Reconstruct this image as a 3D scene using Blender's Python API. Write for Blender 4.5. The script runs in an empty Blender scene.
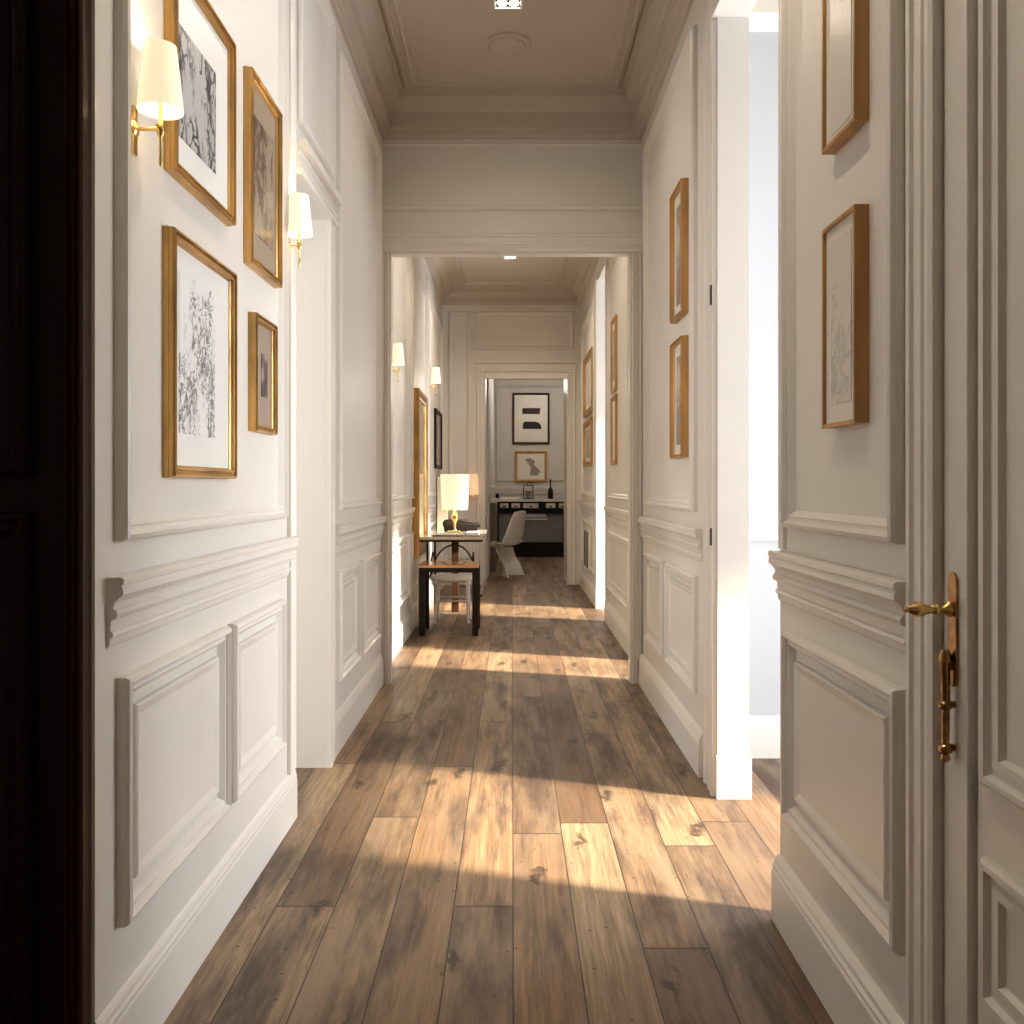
import bpy, bmesh, math, random
from mathutils import Vector, Matrix
random.seed(7)
C = bpy.context.scene.collection
EYE = 1.25
CEIL = 3.70
PI = math.pi

# ------------------------------------------------------------------ materials
def newmat(name):
    m = bpy.data.materials.new(name); m.use_nodes = True
    nt = m.node_tree
    return m, nt, nt.nodes, nt.links, nt.nodes['Principled BSDF']

def N(nt, typ, **kw):
    n = nt.nodes.new(typ)
    for k, v in kw.items():
        if k in n.inputs.keys() if isinstance(k, str) else False: n.inputs[k].default_value = v
        else: setattr(n, k, v)
    return n

def M_(nt, op, a, b=None, c=None):
    n = nt.nodes.new('ShaderNodeMath'); n.operation = op
    for i, v in enumerate((a, b, c)):
        if v is None: continue
        if isinstance(v, (int, float)): n.inputs[i].default_value = v
        else: nt.links.new(v, n.inputs[i])
    return n.outputs[0]

def mixc(nt, fac, a, b, mode='MIX'):
    n = nt.nodes.new('ShaderNodeMix'); n.data_type = 'RGBA'; n.blend_type = mode
    for i, v in ((0, fac), (6, a), (7, b)):
        if isinstance(v, (int, float)): n.inputs[i].default_value = v
        elif isinstance(v, tuple): n.inputs[i].default_value = (*v, 1)
        else: nt.links.new(v, n.inputs[i])
    return n.outputs[2]

def ramp(nt, fac, stops, interp='LINEAR'):
    n = nt.nodes.new('ShaderNodeValToRGB'); n.color_ramp.interpolation = interp
    el = n.color_ramp.elements
    while len(el) < len(stops): el.new(0.5)
    for e, (p, c) in zip(el, stops):
        e.position = p; e.color = (*c, 1) if isinstance(c, tuple) else (c, c, c, 1)
    nt.links.new(fac, n.inputs[0])
    return n.outputs[0]

def simple(name, col, rough=.5, metal=0, var=.06, scale=6, bump=0.0, bscale=60, emis=None, estr=0, trans=0, stretch=None, coat=0):
    m, nt, nd, lk, b = newmat(name)
    tc = nd.new('ShaderNodeTexCoord'); src = tc.outputs['Object']
    if stretch:
        mp = nd.new('ShaderNodeMapping'); mp.inputs['Scale'].default_value = stretch
        lk.new(src, mp.inputs[0]); src = mp.outputs[0]
    nz = nd.new('ShaderNodeTexNoise'); nz.inputs['Scale'].default_value = scale; nz.inputs['Detail'].default_value = 4
    lk.new(src, nz.inputs['Vector'])
    d = tuple(max(0, c*(1-var)) for c in col); l = tuple(min(1, c*(1+var)) for c in col)
    lk.new(ramp(nt, nz.outputs[0], [(.3, d), (.7, l)]), b.inputs['Base Color'])
    b.inputs['Roughness'].default_value = rough; b.inputs['Metallic'].default_value = metal
    if max(col) < .1: b.inputs['Specular IOR Level'].default_value = .15
    if trans: b.inputs['Transmission Weight'].default_value = trans
    if coat: b.inputs['Coat Weight'].default_value = coat
    if emis:
        b.inputs['Emission Color'].default_value = (*emis, 1); b.inputs['Emission Strength'].default_value = estr
    if bump:
        nb = nd.new('ShaderNodeTexNoise'); nb.inputs['Scale'].default_value = bscale; nb.inputs['Detail'].default_value = 3
        lk.new(src, nb.inputs['Vector'])
        bp = nd.new('ShaderNodeBump'); bp.inputs['Strength'].default_value = bump; bp.inputs['Distance'].default_value = .01
        lk.new(nb.outputs[0], bp.inputs['Height']); lk.new(bp.outputs[0], b.inputs['Normal'])
    return m

def floor_mat():
    m, nt, nd, lk, b = newmat('oak_planks')
    g = nd.new('ShaderNodeNewGeometry'); sp = nd.new('ShaderNodeSeparateXYZ'); lk.new(g.outputs['Position'], sp.inputs[0])
    X, Y = sp.outputs[0], sp.outputs[1]
    W = .176
    xr = M_(nt, 'DIVIDE', M_(nt, 'ADD', X, 10*W - .003), W)
    row = M_(nt, 'FLOOR', xr); fx = M_(nt, 'FRACT', xr)
    wn = nd.new('ShaderNodeTexWhiteNoise'); wn.noise_dimensions = '1D'; lk.new(row, wn.inputs['W'])
    L = 2.1
    yr = M_(nt, 'ADD', M_(nt, 'DIVIDE', M_(nt, 'ADD', Y, 10), L), M_(nt, 'MULTIPLY', wn.outputs['Value'], 9.7))
    idx = M_(nt, 'FLOOR', yr); fy = M_(nt, 'FRACT', yr)
    cb = nd.new('ShaderNodeCombineXYZ'); lk.new(row, cb.inputs[0]); lk.new(idx, cb.inputs[1])
    w2 = nd.new('ShaderNodeTexWhiteNoise'); w2.noise_dimensions = '3D'; lk.new(cb.outputs[0], w2.inputs['Vector'])
    rid = w2.outputs['Value']
    cb2 = nd.new('ShaderNodeCombineXYZ'); lk.new(idx, cb2.inputs[0]); lk.new(row, cb2.inputs[1]); cb2.inputs[2].default_value = 3.7
    w3 = nd.new('ShaderNodeTexWhiteNoise'); w3.noise_dimensions = '3D'; lk.new(cb2.outputs[0], w3.inputs['Vector'])
    rid2 = w3.outputs['Value']
    # plank-local texture space
    def space(sx, sy, k):
        c = nd.new('ShaderNodeCombineXYZ')
        lk.new(M_(nt, 'MULTIPLY', X, sx), c.inputs[0]); lk.new(M_(nt, 'MULTIPLY', Y, sy), c.inputs[1])
        lk.new(M_(nt, 'MULTIPLY', rid, k), c.inputs[2]); return c.outputs[0]
    def noise(vec, scale, detail=5, rough=.6, dist=0):
        n = nd.new('ShaderNodeTexNoise'); n.inputs['Scale'].default_value = scale; n.inputs['Detail'].default_value = detail
        n.inputs['Roughness'].default_value = rough; n.inputs['Distortion'].default_value = dist
        lk.new(vec, n.inputs['Vector']); return n.outputs[0]
    base = ramp(nt, rid, [(0, (.085, .043, .022)), (.15, (.20, .112, .056)), (.38, (.29, .185, .102)), (.58, (.165, .098, .055)), (.78, (.32, .190, .098)), (1, (.37, .255, .150))])
    grain = noise(space(34, 1.1, 40), 2.0, 8, .70, .25)
    col = mixc(nt, 1.0, base, ramp(nt, grain, [(.28, .34), (.48, .80), (.70, 1.25)]), 'MULTIPLY')
    fine = noise(space(160, 3.5, 40), 2.0, 4, .6, .1)
    col = mixc(nt, .7, col, ramp(nt, fine, [(.3, .66), (.6, 1.12)]), 'MULTIPLY')
    blot = noise(space(6.5, 1.1, 25), 1.0, 7, .66, .1)
    col = mixc(nt, ramp(nt, blot, [(.44, 0.0), (.62, .72)]), col, mixc(nt, rid2, (.115, .068, .042), (.25, .18, .115)))
    grime = noise(space(7.0, 1.15, 60), 1.3, 8, .66, .1)
    gs = M_(nt, 'ADD', M_(nt, 'ADD', grime, .018), M_(nt, 'MULTIPLY', M_(nt, 'SUBTRACT', rid2, .55), .13))
    stain = ramp(nt, gs, [(.50, 0.0), (.58, .38), (.70, .85)])
    col = mixc(nt, stain, col, mixc(nt, rid, (.055, .027, .015), (.044, .032, .029)))
    spk = nd.new('ShaderNodeTexVoronoi'); spk.inputs['Scale'].default_value = 9; spk.voronoi_dimensions = '2D'
    lk.new(g.outputs['Position'], spk.inputs['Vector'])
    col = mixc(nt, M_(nt, 'MULTIPLY', ramp(nt, spk.outputs['Distance'], [(.025, .85), (.05, 0.0)]), M_(nt, 'GREATER_THAN', spk.outputs['Color'], .68)), col, (.02, .014, .012))
    # knots
    vd = noise(space(6, 4, 90), 3.0, 3)
    kv = nd.new('ShaderNodeCombineXYZ')
    lk.new(M_(nt, 'ADD', M_(nt, 'MULTIPLY', X, 3.1), M_(nt, 'MULTIPLY', vd, .35)), kv.inputs[0])
    lk.new(M_(nt, 'ADD', M_(nt, 'MULTIPLY', Y, 1.25), M_(nt, 'MULTIPLY', vd, .5)), kv.inputs[1])
    vo = nd.new('ShaderNodeTexVoronoi'); vo.inputs['Scale'].default_value = 1.0; vo.voronoi_dimensions = '2D'
    lk.new(kv.outputs[0], vo.inputs['Vector'])
    kd = ramp(nt, vo.outputs['Distance'], [(.03, 1.0), (.055, .7), (.10, 0.0)])
    col = mixc(nt, M_(nt, 'MULTIPLY', kd, .85), col, (.022, .014, .010))
    # grain cracks
    ck = noise(space(34, .7, 77), 1.3, 6, .7, .1)
    crack = ramp(nt, ck, [(.655, 0.0), (.672, 1.0)])
    col = mixc(nt, M_(nt, 'MULTIPLY', crack, .8), col, (.02, .013, .009))
    # seams
    ex = M_(nt, 'MINIMUM', fx, M_(nt, 'SUBTRACT', 1.0, fx)); ey = M_(nt, 'MINIMUM', fy, M_(nt, 'SUBTRACT', 1.0, fy))
    sx = M_(nt, 'LESS_THAN', ex, .011); sy = M_(nt, 'LESS_THAN', ey, .0017)
    seam = M_(nt, 'MAXIMUM', sx, sy)
    col = mixc(nt, M_(nt, 'MULTIPLY', seam, .88), col, (.012, .008, .006))
    lk.new(col, b.inputs['Base Color'])
    lk.new(ramp(nt, grime, [(.3, .40), (.7, .62)]), b.inputs['Roughness'])
    b.inputs['Specular IOR Level'].default_value = .45
    h = M_(nt, 'SUBTRACT', M_(nt, 'ADD', M_(nt, 'MULTIPLY', grain, .30), M_(nt, 'MULTIPLY', blot, .5)), M_(nt, 'ADD', M_(nt, 'MULTIPLY', seam, 1.1), M_(nt, 'MULTIPLY', crack, .4)))
    h = M_(nt, 'ADD', h, M_(nt, 'MULTIPLY', rid2, .5))
    bp = nd.new('ShaderNodeBump'); bp.inputs['Strength'].default_value = .55; bp.inputs['Distance'].default_value = .004
    lk.new(h, bp.inputs['Height']); lk.new(bp.outputs[0], b.inputs['Normal'])
    return m

def sketch(name, paper, ink, scale=9, thresh=.035, mask=.5, seed=0., aspect=(1, 1, 1)):
    """paper with wandering ink lines"""
    m, nt, nd, lk, b = newmat(name)
    tc = nd.new('ShaderNodeTexCoord'); mp = nd.new('ShaderNodeMapping'); lk.new(tc.outputs['Object'], mp.inputs[0])
    mp.inputs['Location'].default_value = (seed, seed*1.7, seed*.6); mp.inputs['Scale'].default_value = aspect
    def nz(s, det=3, dist=0.):
        n = nd.new('ShaderNodeTexNoise'); n.inputs['Scale'].default_value = s; n.inputs['Detail'].default_value = det
        n.inputs['Distortion'].default_value = dist; lk.new(mp.outputs[0], n.inputs['Vector']); return n.outputs[0]
    a = nz(scale, 4, 1.2); l1 = M_(nt, 'LESS_THAN', M_(nt, 'ABSOLUTE', M_(nt, 'SUBTRACT', a, .5)), thresh*.45)
    a2 = nz(scale*2.1, 4, .6); l2 = M_(nt, 'LESS_THAN', M_(nt, 'ABSOLUTE', M_(nt, 'SUBTRACT', a2, .47)), thresh*.5)
    big = nz(scale*.55, 5, .4)
    wash = ramp(nt, big, [(mask, 0.0), (mask+.16, .8)])
    mk = ramp(nt, big, [(mask-.1, 0.0), (mask, 1.0)])
    f = M_(nt, 'MAXIMUM', M_(nt, 'MULTIPLY', M_(nt, 'MAXIMUM', l1, l2), mk), M_(nt, 'MULTIPLY', wash, ramp(nt, nz(scale*4, 3), [(.4, 0.0), (.6, 1.0)])))
    lk.new(mixc(nt, M_(nt, 'MULTIPLY', f, .9), paper, ink), b.inputs['Base Color'])
    b.inputs['Roughness'].default_value = .3
    return m

WALL = simple('wall_paint', (.70, .662, .605), .42, var=.012, scale=3, bump=.04, bscale=25)
PAINT = simple('trim_paint', (.73, .69, .63), .34, var=.012, scale=5)
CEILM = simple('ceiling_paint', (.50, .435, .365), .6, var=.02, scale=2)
GREYW = simple('grey_wall_paint', (.57, .54, .50), .6, var=.03, scale=2)
SIDEW = simple('side_room_paint', (.46, .47, .48), .6, var=.02, scale=2)
FLOOR = floor_mat()
GOLD = simple('gilt_wood', (.56, .33, .11), .30, metal=.75, var=.35, scale=14, bump=.15, bscale=90, stretch=(1, .3, .3))
OAKF = simple('honey_oak_frame', (.48, .25, .075), .38, metal=.15, var=.3, scale=18, stretch=(1, 1, .12), bump=.1)
BRASS = simple('polished_brass', (.74, .52, .20), .22, metal=1, var=.1)
ABRASS = simple('aged_brass', (.40, .21, .085), .25, metal=1, var=.4, scale=40)
BLACKW = simple('black_brown_wood', (.012, .0055, .0035), .42, var=.4, scale=8, stretch=(1, 1, .1))
BROWNW = simple('dark_red_brown_wood', (.035, .014, .008), .35, var=.4, scale=10, stretch=(1, 1, .1))
DARKW = simple('espresso_wood', (.010, .005, .003), .5, var=.3, scale=20)
WALNUT = simple('walnut_wood', (.045, .018, .009), .45, var=.3, scale=20)
TOPW = simple('orange_wood_top', (.50, .22, .075), .25, var=.3, scale=12, stretch=(.3, 2, 1), coat=.5)
BLACK = simple('black_paint', (.012, .011, .011), .4, var=.2)
BLACKM = simple('black_metal', (.02, .018, .016), .35, metal=.6)
COPPER = simple('copper_edge', (.62, .30, .15), .3, metal=.7)
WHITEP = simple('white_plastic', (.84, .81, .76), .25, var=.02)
WHITEM = simple('white_metal', (.82, .80, .76), .3, var=.03)
MARBLE = simple('pale_marble', (.62, .585, .54), .25, var=.12, scale=8)
STEEL = simple('grey_lacquer', (.22, .215, .22), .35, var=.1, metal=.2)
CREAM = simple('cream_card', (.62, .55, .43), .6, var=.04)
MATW = simple('off_white_mat', (.80, .79, .76), .35, var=.015)
MATC = simple('cream_mat', (.72, .68, .60), .35, var=.03)
MATT = simple('taupe_mat', (.30, .24, .19), .35, var=.05)
MATB = simple('tan_mat', (.31, .24, .175), .35, var=.06)
LEATH = simple('black_leather', (.008, .006, .006), .7, var=.3, bump=.2)
PAPER = simple('white_paper', (.84, .80, .72), .6, var=.03)
YELLOW = simple('yellow_paper', (.62, .60, .22), .6, var=.1)
SHADE = simple('lit_linen_shade', (.85, .78, .6), .8, var=.03, scale=80, emis=(1, .88, .60), estr=.40)
SHADE2 = simple('lit_peach_shade', (.85, .6, .4), .8, emis=(1, .60, .33), estr=.3)
BULB = simple('warm_bulb', (1, .9, .7), .5, emis=(1, .85, .62), estr=10)
SPOTM = simple('spot_lens', (1, .95, .85), .3, emis=(1, .92, .8), estr=22)
def mk_glass(name, rough, tint):
    m, nt, nd, lk, b = newmat(name)
    b.inputs['Base Color'].default_value = (*tint, 1); b.inputs['Roughness'].default_value = rough
    b.inputs['Transmission Weight'].default_value = 1; b.inputs['IOR'].default_value = 1.45
    tc = nd.new('ShaderNodeTexCoord'); nz = nd.new('ShaderNodeTexNoise'); nz.inputs['Scale'].default_value = 5
    lk.new(tc.outputs['Object'], nz.inputs['Vector'])
    lk.new(ramp(nt, nz.outputs[0], [(.3, tint), (.7, tuple(min(1, t*1.02) for t in tint))]), b.inputs['Base Color'])
    return m
ACRYL = mk_glass('clear_acrylic', .06, (.95, .93, .89))
MIRROR = simple('mirror_glass', (.82, .80, .76), .04, metal=1, var=.02)

# ------------------------------------------------------------------ mesh tools
def obj(name, bm, mat, parent=None, smooth=False, ang=None):
    me = bpy.data.meshes.new(name)
    bmesh.ops.recalc_face_normals(bm, faces=bm.faces)
    bm.to_mesh(me); bm.free()
    me.materials.append(mat)
    if smooth:
        me.polygons.foreach_set('use_smooth', [True]*len(me.polygons))
        me.set_sharp_from_angle(angle=math.radians(ang or 40))
    o = bpy.data.objects.new(name, me); C.objects.link(o)
    if parent: o.parent = parent
    return o

def tag(o, label, cat, group=None, kind=None):
    o['label'] = label; o['category'] = cat
    if group: o['group'] = group
    if kind: o['kind'] = kind
    return o

def struct(name, bm, mat, label=None, cat=None):
    o = obj(name, bm, mat); o['kind'] = 'structure'
    if label: o['label'] = label
    if cat: o['category'] = cat
    return o

def empty(name, loc=(0, 0, 0), rz=0):
    o = bpy.data.objects.new(name, None); C.objects.link(o); o.location = loc; o.rotation_euler = (0, 0, rz)
    o.empty_display_size = .05
    return o

def box(bm, x0, x1, y0, y1, z0, z1, bev=0):
    x0, x1 = sorted((x0, x1)); y0, y1 = sorted((y0, y1)); z0, z1 = sorted((z0, z1))
    r = bmesh.ops.create_cube(bm, size=1, matrix=Matrix.Translation(((x0+x1)/2, (y0+y1)/2, (z0+z1)/2)) @ Matrix.Diagonal((x1-x0, y1-y0, z1-z0, 1)))
    if bev:
        es = list({e for v in r['verts'] for e in v.link_edges})
        bmesh.ops.bevel(bm, geom=es, offset=bev, segments=2, profile=.6, affect='EDGES')
    return bm

def B(*a, **k): return box(bmesh.new(), *a, **k)

def ring(bm, O, U, V, Nn, u0, u1, v0, v1, prof):
    """mitred moulding: prof = [(inset, height)] from outside inwards, around a rectangle"""
    O, U, V, Nn = map(Vector, (O, U, V, Nn))
    loops = []
    for d, h in prof:
        loops.append([bm.verts.new(O + U*u + V*v + Nn*h) for u, v in ((u0+d, v0+d), (u1-d, v0+d), (u1-d, v1-d), (u0+d, v1-d))])
    for a, b in zip(loops, loops[1:]):
        for i in range(4):
            j = (i+1) % 4
            bm.faces.new((a[i], a[j], b[j], b[i]))
    return bm

def prism(bm, O, A, Nn, L, prof):
    """closed profile [(a,n)] in plane A,N swept along vector L"""
    O, A, Nn, L = map(Vector, (O, A, Nn, L))
    p0 = [bm.verts.new(O + A*a + Nn*n) for a, n in prof]
    p1 = [bm.verts.new(O + A*a + Nn*n + L) for a, n in prof]
    k = len(prof)
    for i in range(k): bm.faces.new((p0[i], p0[(i+1) % k], p1[(i+1) % k], p1[i]))
    bm.faces.new(p0); bm.faces.new(list(reversed(p1)))
    return bm

def lathe(bm, prof, loc=(0, 0, 0), seg=24, axis='Z', cap=True):
    """prof [(r,z)]"""
    loops = []
    def P(r, z, t):
        c, s = math.cos(t)*r, math.sin(t)*r
        v = {'Z': (c, s, z), 'X': (z, c, s), 'Y': (c, z, s)}[axis]
        return Vector(v) + Vector(loc)
    for r, z in prof:
        loops.append([bm.verts.new(P(max(r, 1e-4), z, 2*PI*i/seg)) for i in range(seg)])
    for a, b in zip(loops, loops[1:]):
        for i in range(seg):
            j = (i+1) % seg
            bm.faces.new((a[i], a[j], b[j], b[i]))
    if cap:
        bm.faces.new(loops[0]); bm.faces.new(list(reversed(loops[-1])))
    return bm

def tube(bm, pts, r, seg=10):
    pts = [Vector(p) for p in pts]; loops = []
    rs = r if isinstance(r, (list, tuple)) else [r]*len(pts)
    up = Vector((0, 0, 1))
    for i, p in enumerate(pts):
        t = (pts[min(i+1, len(pts)-1)] - pts[max(i-1, 0)]).normalized()
        ref = up if abs(t.dot(up)) < .95 else Vector((1, 0, 0))
        a = t.cross(ref).normalized(); b = t.cross(a).normalized()
        loops.append([bm.verts.new(p + (a*math.cos(2*PI*k/seg) + b*math.sin(2*PI*k/seg))*rs[i]) for k in range(seg)])
    for x, y in zip(loops, loops[1:]):
        for k in range(seg):
            j = (k+1) % seg; bm.faces.new((x[k], x[j], y[j], y[k]))
    bm.faces.new(loops[0]); bm.faces.new(list(reversed(loops[-1])))
    return bm

# ------------------------------------------------------------------ key depths
LW, RW, RN = -.825, .825, .775        # hall walls, near right wall
H2 = .88                               # second hall half width
YL0, YL1, YL2 = 1.78, 3.40, 3.99       # near left wall, recess
YR0, YR1, YR2 = 1.61, 2.60, 3.62       # near right wall, opening
YP, YQ = 5.71, 5.775                    # partition
YF, YG = 11.43, 12.18                  # far wall
YE = 16.5
SX = 3.2                               # outer wall of side rooms

# ------------------------------------------------------------------ shell
struct('floor', B(-3.1, SX+.2, -1.7, YE+.2, -.1, 0), FLOOR, 'wide weathered brown oak plank floor running the whole hallway', 'floor')

bm = bmesh.new()
box(bm, -.876, LW, YL0, 1.87, 0, CEIL); box(bm, -.975, LW, 1.87, YL1, 0, CEIL)
box(bm, -.975, LW, YL1, YL2, 2.43, CEIL)
box(bm, -.975, LW, YL2, YQ, 0, CEIL)
box(bm, -1.05, -H2, YQ, YG, 0, CEIL)
box(bm, -1.9, -1.8, -1.7, YL0+.15, 0, CEIL)
box(bm, -3.1, -.975, YL0+.09, YL0+.16, 0, CEIL); box(bm, -1.8, -.876, 1.78, 1.87, 3.22, CEIL)
struct('wall_left', bm, WALL, 'white panelled wall along the left side of the hallway', 'wall')

bm = bmesh.new()
box(bm, RN, .93, YR0, YR1, 0, CEIL)
box(bm, RW, .95, YR1, YR2, 3.13, CEIL)
box(bm, RN+.06, .93, -1.7, YR0, 2.6, CEIL)
box(bm, RN+.10, .93, -1.7, YR0, 0, 2.6)
box(bm, RW, .95, YR2, YQ, 0, CEIL)
box(bm, H2, .98, YQ, 6.45, 2.9, CEIL)
box(bm, H2, .98, 6.45, 8.33, 0, CEIL)
box(bm, H2, .98, 8.33, 9.2, 3.35, CEIL)
box(bm, H2, .98, 9.2, YF+.02, 0, CEIL)
struct('wall_right', bm, WALL, 'white panelled wall along the right side of the hallway', 'wall')

bm = bmesh.new()   # partition with wide opening
box(bm, LW, -.78, YP, YQ, 0, CEIL); box(bm, .76, RW, YP, YQ, 0, CEIL); box(bm, -.78, .76, YP, YQ, 2.73, CEIL)
struct('wall_center', bm, WALL, 'cross wall with a wide cased opening at the end of the front hall', 'wall')

OX0, OX1, OH = -.34, .70, 2.70
bm = bmesh.new()
box(bm, -H2, OX0, YF, YG, 0, CEIL); box(bm, OX1, 1.4, YF, YG, 0, CEIL); box(bm, OX0, OX1, YF, YG, OH, CEIL)
struct('wall_far', bm, WALL, 'end wall of the back hall around the doorway', 'wall')

bm = bmesh.new()
box(bm, -1.9, 3.4, -1.8, -1.7, 0, CEIL)
struct('wall_near', bm, WALL)

bm = bmesh.new()
box(bm, -.45, 1.5, YE, YE+.1, 0, 3.3)
struct('wall_back', bm, GREYW, 'grey end-room wall carrying two framed pictures', 'wall')

struct('wall_left', B(-.45, -.32, YG, YE, 0, 3.3), GREYW, 'grey left wall of the end room', 'wall')
struct('wall_right', B(1.4, 1.5, YG, YE, 0, 3.3), GREYW)
bm = bmesh.new()
box(bm, -1.9, RN+.2, -1.8, YG, CEIL, CEIL+.1)
box(bm, -.45, 1.5, YG-.2, YE+.1, 3.2, 3.3)
box(bm, .93, SX+.1, -1.8, 4.2, 3.4, 3.5); box(bm, .93, SX+.1, 4.2, YG, 3.6, 3.7)
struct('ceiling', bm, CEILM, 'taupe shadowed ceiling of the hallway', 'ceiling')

bm = bmesh.new()   # unseen room behind the left doorway, with a window added to light its jamb
box(bm, -3.1, -.975, 4.9, 5.0, 0, 3.4)
box(bm, -3.1, -3.0, 1.94, 2.1, 0, 3.4); box(bm, -3.1, -3.0, 3.5, 5.0, 0, 3.4); box(bm, -3.1, -3.0, 2.1, 3.5, 0, .5); box(bm, -3.1, -3.0, 2.1, 3.5, 2.9, 3.4)
struct('wall_side', bm, SIDEW, 'wall of the daylit room behind the left doorway', 'wall')
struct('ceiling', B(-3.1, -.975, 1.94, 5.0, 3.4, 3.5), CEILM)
bm = bmesh.new()
for a, b_ in ((2.1, 2.15), (3.45, 3.5), (2.78, 2.82)): box(bm, -3.08, -3.02, a, b_, .5, 2.9)
for z in (.5, 2.85): box(bm, -3.08, -3.02, 2.15, 3.45, z, z+.05)
struct('window_5', bm, PAINT)  # unseen window, added to brighten the left doorway jamb
# side rooms (daylit), windows in the outer wall
bm = bmesh.new()
box(bm, .93, SX, 4.15, 4.3, 0, 3.7)
box(bm, .93, SX, .2, .3, 0, 3.7)
box(bm, .98, SX, YF-.02, YF+.1, 0, 3.7)
WINS = [(1.05, 2.95, .25, 2.30), (3.2, 4.05, .5, 2.7), (4.7, 5.9, .25, 3.3), (7.1, 8.6, .25, 3.3)]  # second window is unseen, added to light the near left wall
ys = [.2] + [v for w in WINS for v in w[:2]] + [YF+.1]
for a, b_ in zip(ys[0::2], ys[1::2]): box(bm, SX, SX+.12, a, b_, 0, 3.7)
for y0, y1, z0, z1 in WINS:
    box(bm, SX, SX+.12, y0, y1, 0, z0); box(bm, SX, SX+.12, y0, y1, z1, 3.7)
struct('wall_side', bm, SIDEW, 'bright daylit wall of the side room seen through the right opening', 'wall')
struct('wall_sun_block', B(SX+.12, SX+2.4, 3.03, 3.12, -.1, 5), SIDEW)  # unseen fin wall, added to keep the sun out of the second window
for i, (y0, y1, z0, z1) in enumerate(WINS):
    bm = bmesh.new()
    for a, b_ in ((y0, y0+.05), (y1-.05, y1), ((y0+y1)/2-.02, (y0+y1)/2+.02)): box(bm, SX+.03, SX+.09, a, b_, z0, z1)
    for z in (z0, z1-.05): box(bm, SX+.03, SX+.09, y0+.05, y1-.05, z, z+.05)
    struct('window_%d' % (i+1), bm, PAINT)

# ------------------------------------------------------------------ mouldings
PANEL = [(0, 0), (0, .018), (.005, .027), (.013, .030), (.019, .021), (.021, .016), (.028, .015), (.033, .018), (.038, .012), (.043, .006), (.048, 0)]
FIELD = [(0, 0), (0, .011), (.004, .015), (.010, .014), (.026, .008)]
def side(s, x):   # frame of reference of a side wall: s=-1 left wall, +1 right wall
    return dict(O=(x, 0, 0), U=(0, 1, 0), V=(0, 0, 1), Nn=(-s, 0, 0))
def scaled(p, k, h=1): return [(d*k, n*h) for d, n in p]

TRIMN = [0]
def trim(bm, mat=PAINT, label=None):
    TRIMN[0] += 1
    return struct('trim_%d' % TRIMN[0], bm, mat, label, 'trim' if label else None)

def wainscot(s, x, y0, y1, low, up=None, dado=(None, None), zlow=(.33, .85), zup=(1.135, 3.30), label=None):
    bm = bmesh.new(); F = side(s, x)
    for a, b_ in low:
        ring(bm, **F, u0=a, u1=b_, v0=zlow[0], v1=zlow[1], prof=PANEL)
        t = .072
        ring(bm, **F, u0=a+t, u1=b_-t, v0=zlow[0]+t, v1=zlow[1]-t, prof=FIELD)
        fa, fb = a+t+.024, b_-t-.024
        box(bm, x, x - s*.008, fa, fb, zlow[0]+t+.024, zlow[1]-t-.024)
    for a, b_ in (up or []):
        ring(bm, **F, u0=a, u1=b_, v0=zup[0], v1=zup[1], prof=PANEL)
    trim(bm, label=label)
    # dado rail
    DP = [(0, 1.064), (.030, 1.064), (.036, 1.060), (.036, 1.050), (.031, 1.047), (.034, 1.038), (.034, 1.028), (.026, 1.022), (.017, 1.012), (.014, 1.000), (.020, .996), (.023, .988), (.020, .980), (.010, .976), (.008, .955), (.013, .951), (.014, .943), (.008, .939), (.006, .925), (0, .918)]
    d0, d1 = dado[0] or y0, dado[1] or y1
    bm = bmesh.new(); prism(bm, (x, d0, 0), (-s, 0, 0), (0, 0, 1), (0, d1-d0, 0), DP)
    trim(bm)

def baseboard(name, s, x, y0, y1):
    BP = [(0, 0), (.026, 0), (.026, .142), (.022, .150), (.024, .158), (.018, .166), (.016, .176), (.010, .184), (.004, .188), (0, .190)]
    bm = bmesh.new(); prism(bm, (x, y0, 0), (-s, 0, 0), (0, 0, 1), (0, y1-y0, 0), [(n*(.55 if s < 0 and x > -.85 else 1), z) for n, z in BP])
    struct(name, bm, PAINT)

def casing_prof(w, t=.024):
    return [(0, 0), (0, t), (.1*w, t*1.15), (.18*w, t*1.15), (.22*w, t*.75), (.36*w, t*.75), (.40*w, t*.95), (.52*w, t*.95), (.56*w, t*.55), (.78*w, t*.55), (.83*w, t*.85), (.94*w, t*.85), (w, t*.5), (w, 0)]

# left near wall
wainscot(-1, LW, YL0, YL1, [(1.875, 2.565), (2.61, 3.19)], [(1.865, 3.22)], dado=(1.83, 3.34), label='white moulded panelling on the left wall under the ink drawings')
baseboard('baseboard_left', -1, LW, YL0, YL1)
bm = bmesh.new()
prism(bm, (LW, 3.30, .19), (0, 1, 0), (1, 0, 0), (0, 0, CEIL-.45), casing_prof(.10, .014))
trim(bm)
# left far wall
wainscot(-1, LW, YL2, YP, [(4.22, 4.78), (4.86, 5.50)], [(4.22, 5.52)], dado=(4.13, YP))
baseboard('baseboard_left', -1, LW, YL2+.12, YP)
bm = bmesh.new()
prism(bm, (LW, YL2+.001, 0), (0, 1, 0), (1, 0, 0), (0, 0, 2.43), casing_prof(.12, .022))
prism(bm, (LW, YL1+.001, 2.43), (0, 0, 1), (1, 0, 0), (0, YL2-YL1+.118, 0), casing_prof(.10, .03))
box(bm, LW-.01, LW+.05, YL1+.003, YL2+.13, 2.53, 2.56)
ring(bm, **side(-1, LW), u0=YL1+.01, u1=YL2+.08, v0=2.64, v1=3.35, prof=PANEL)
trim(bm)
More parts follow.
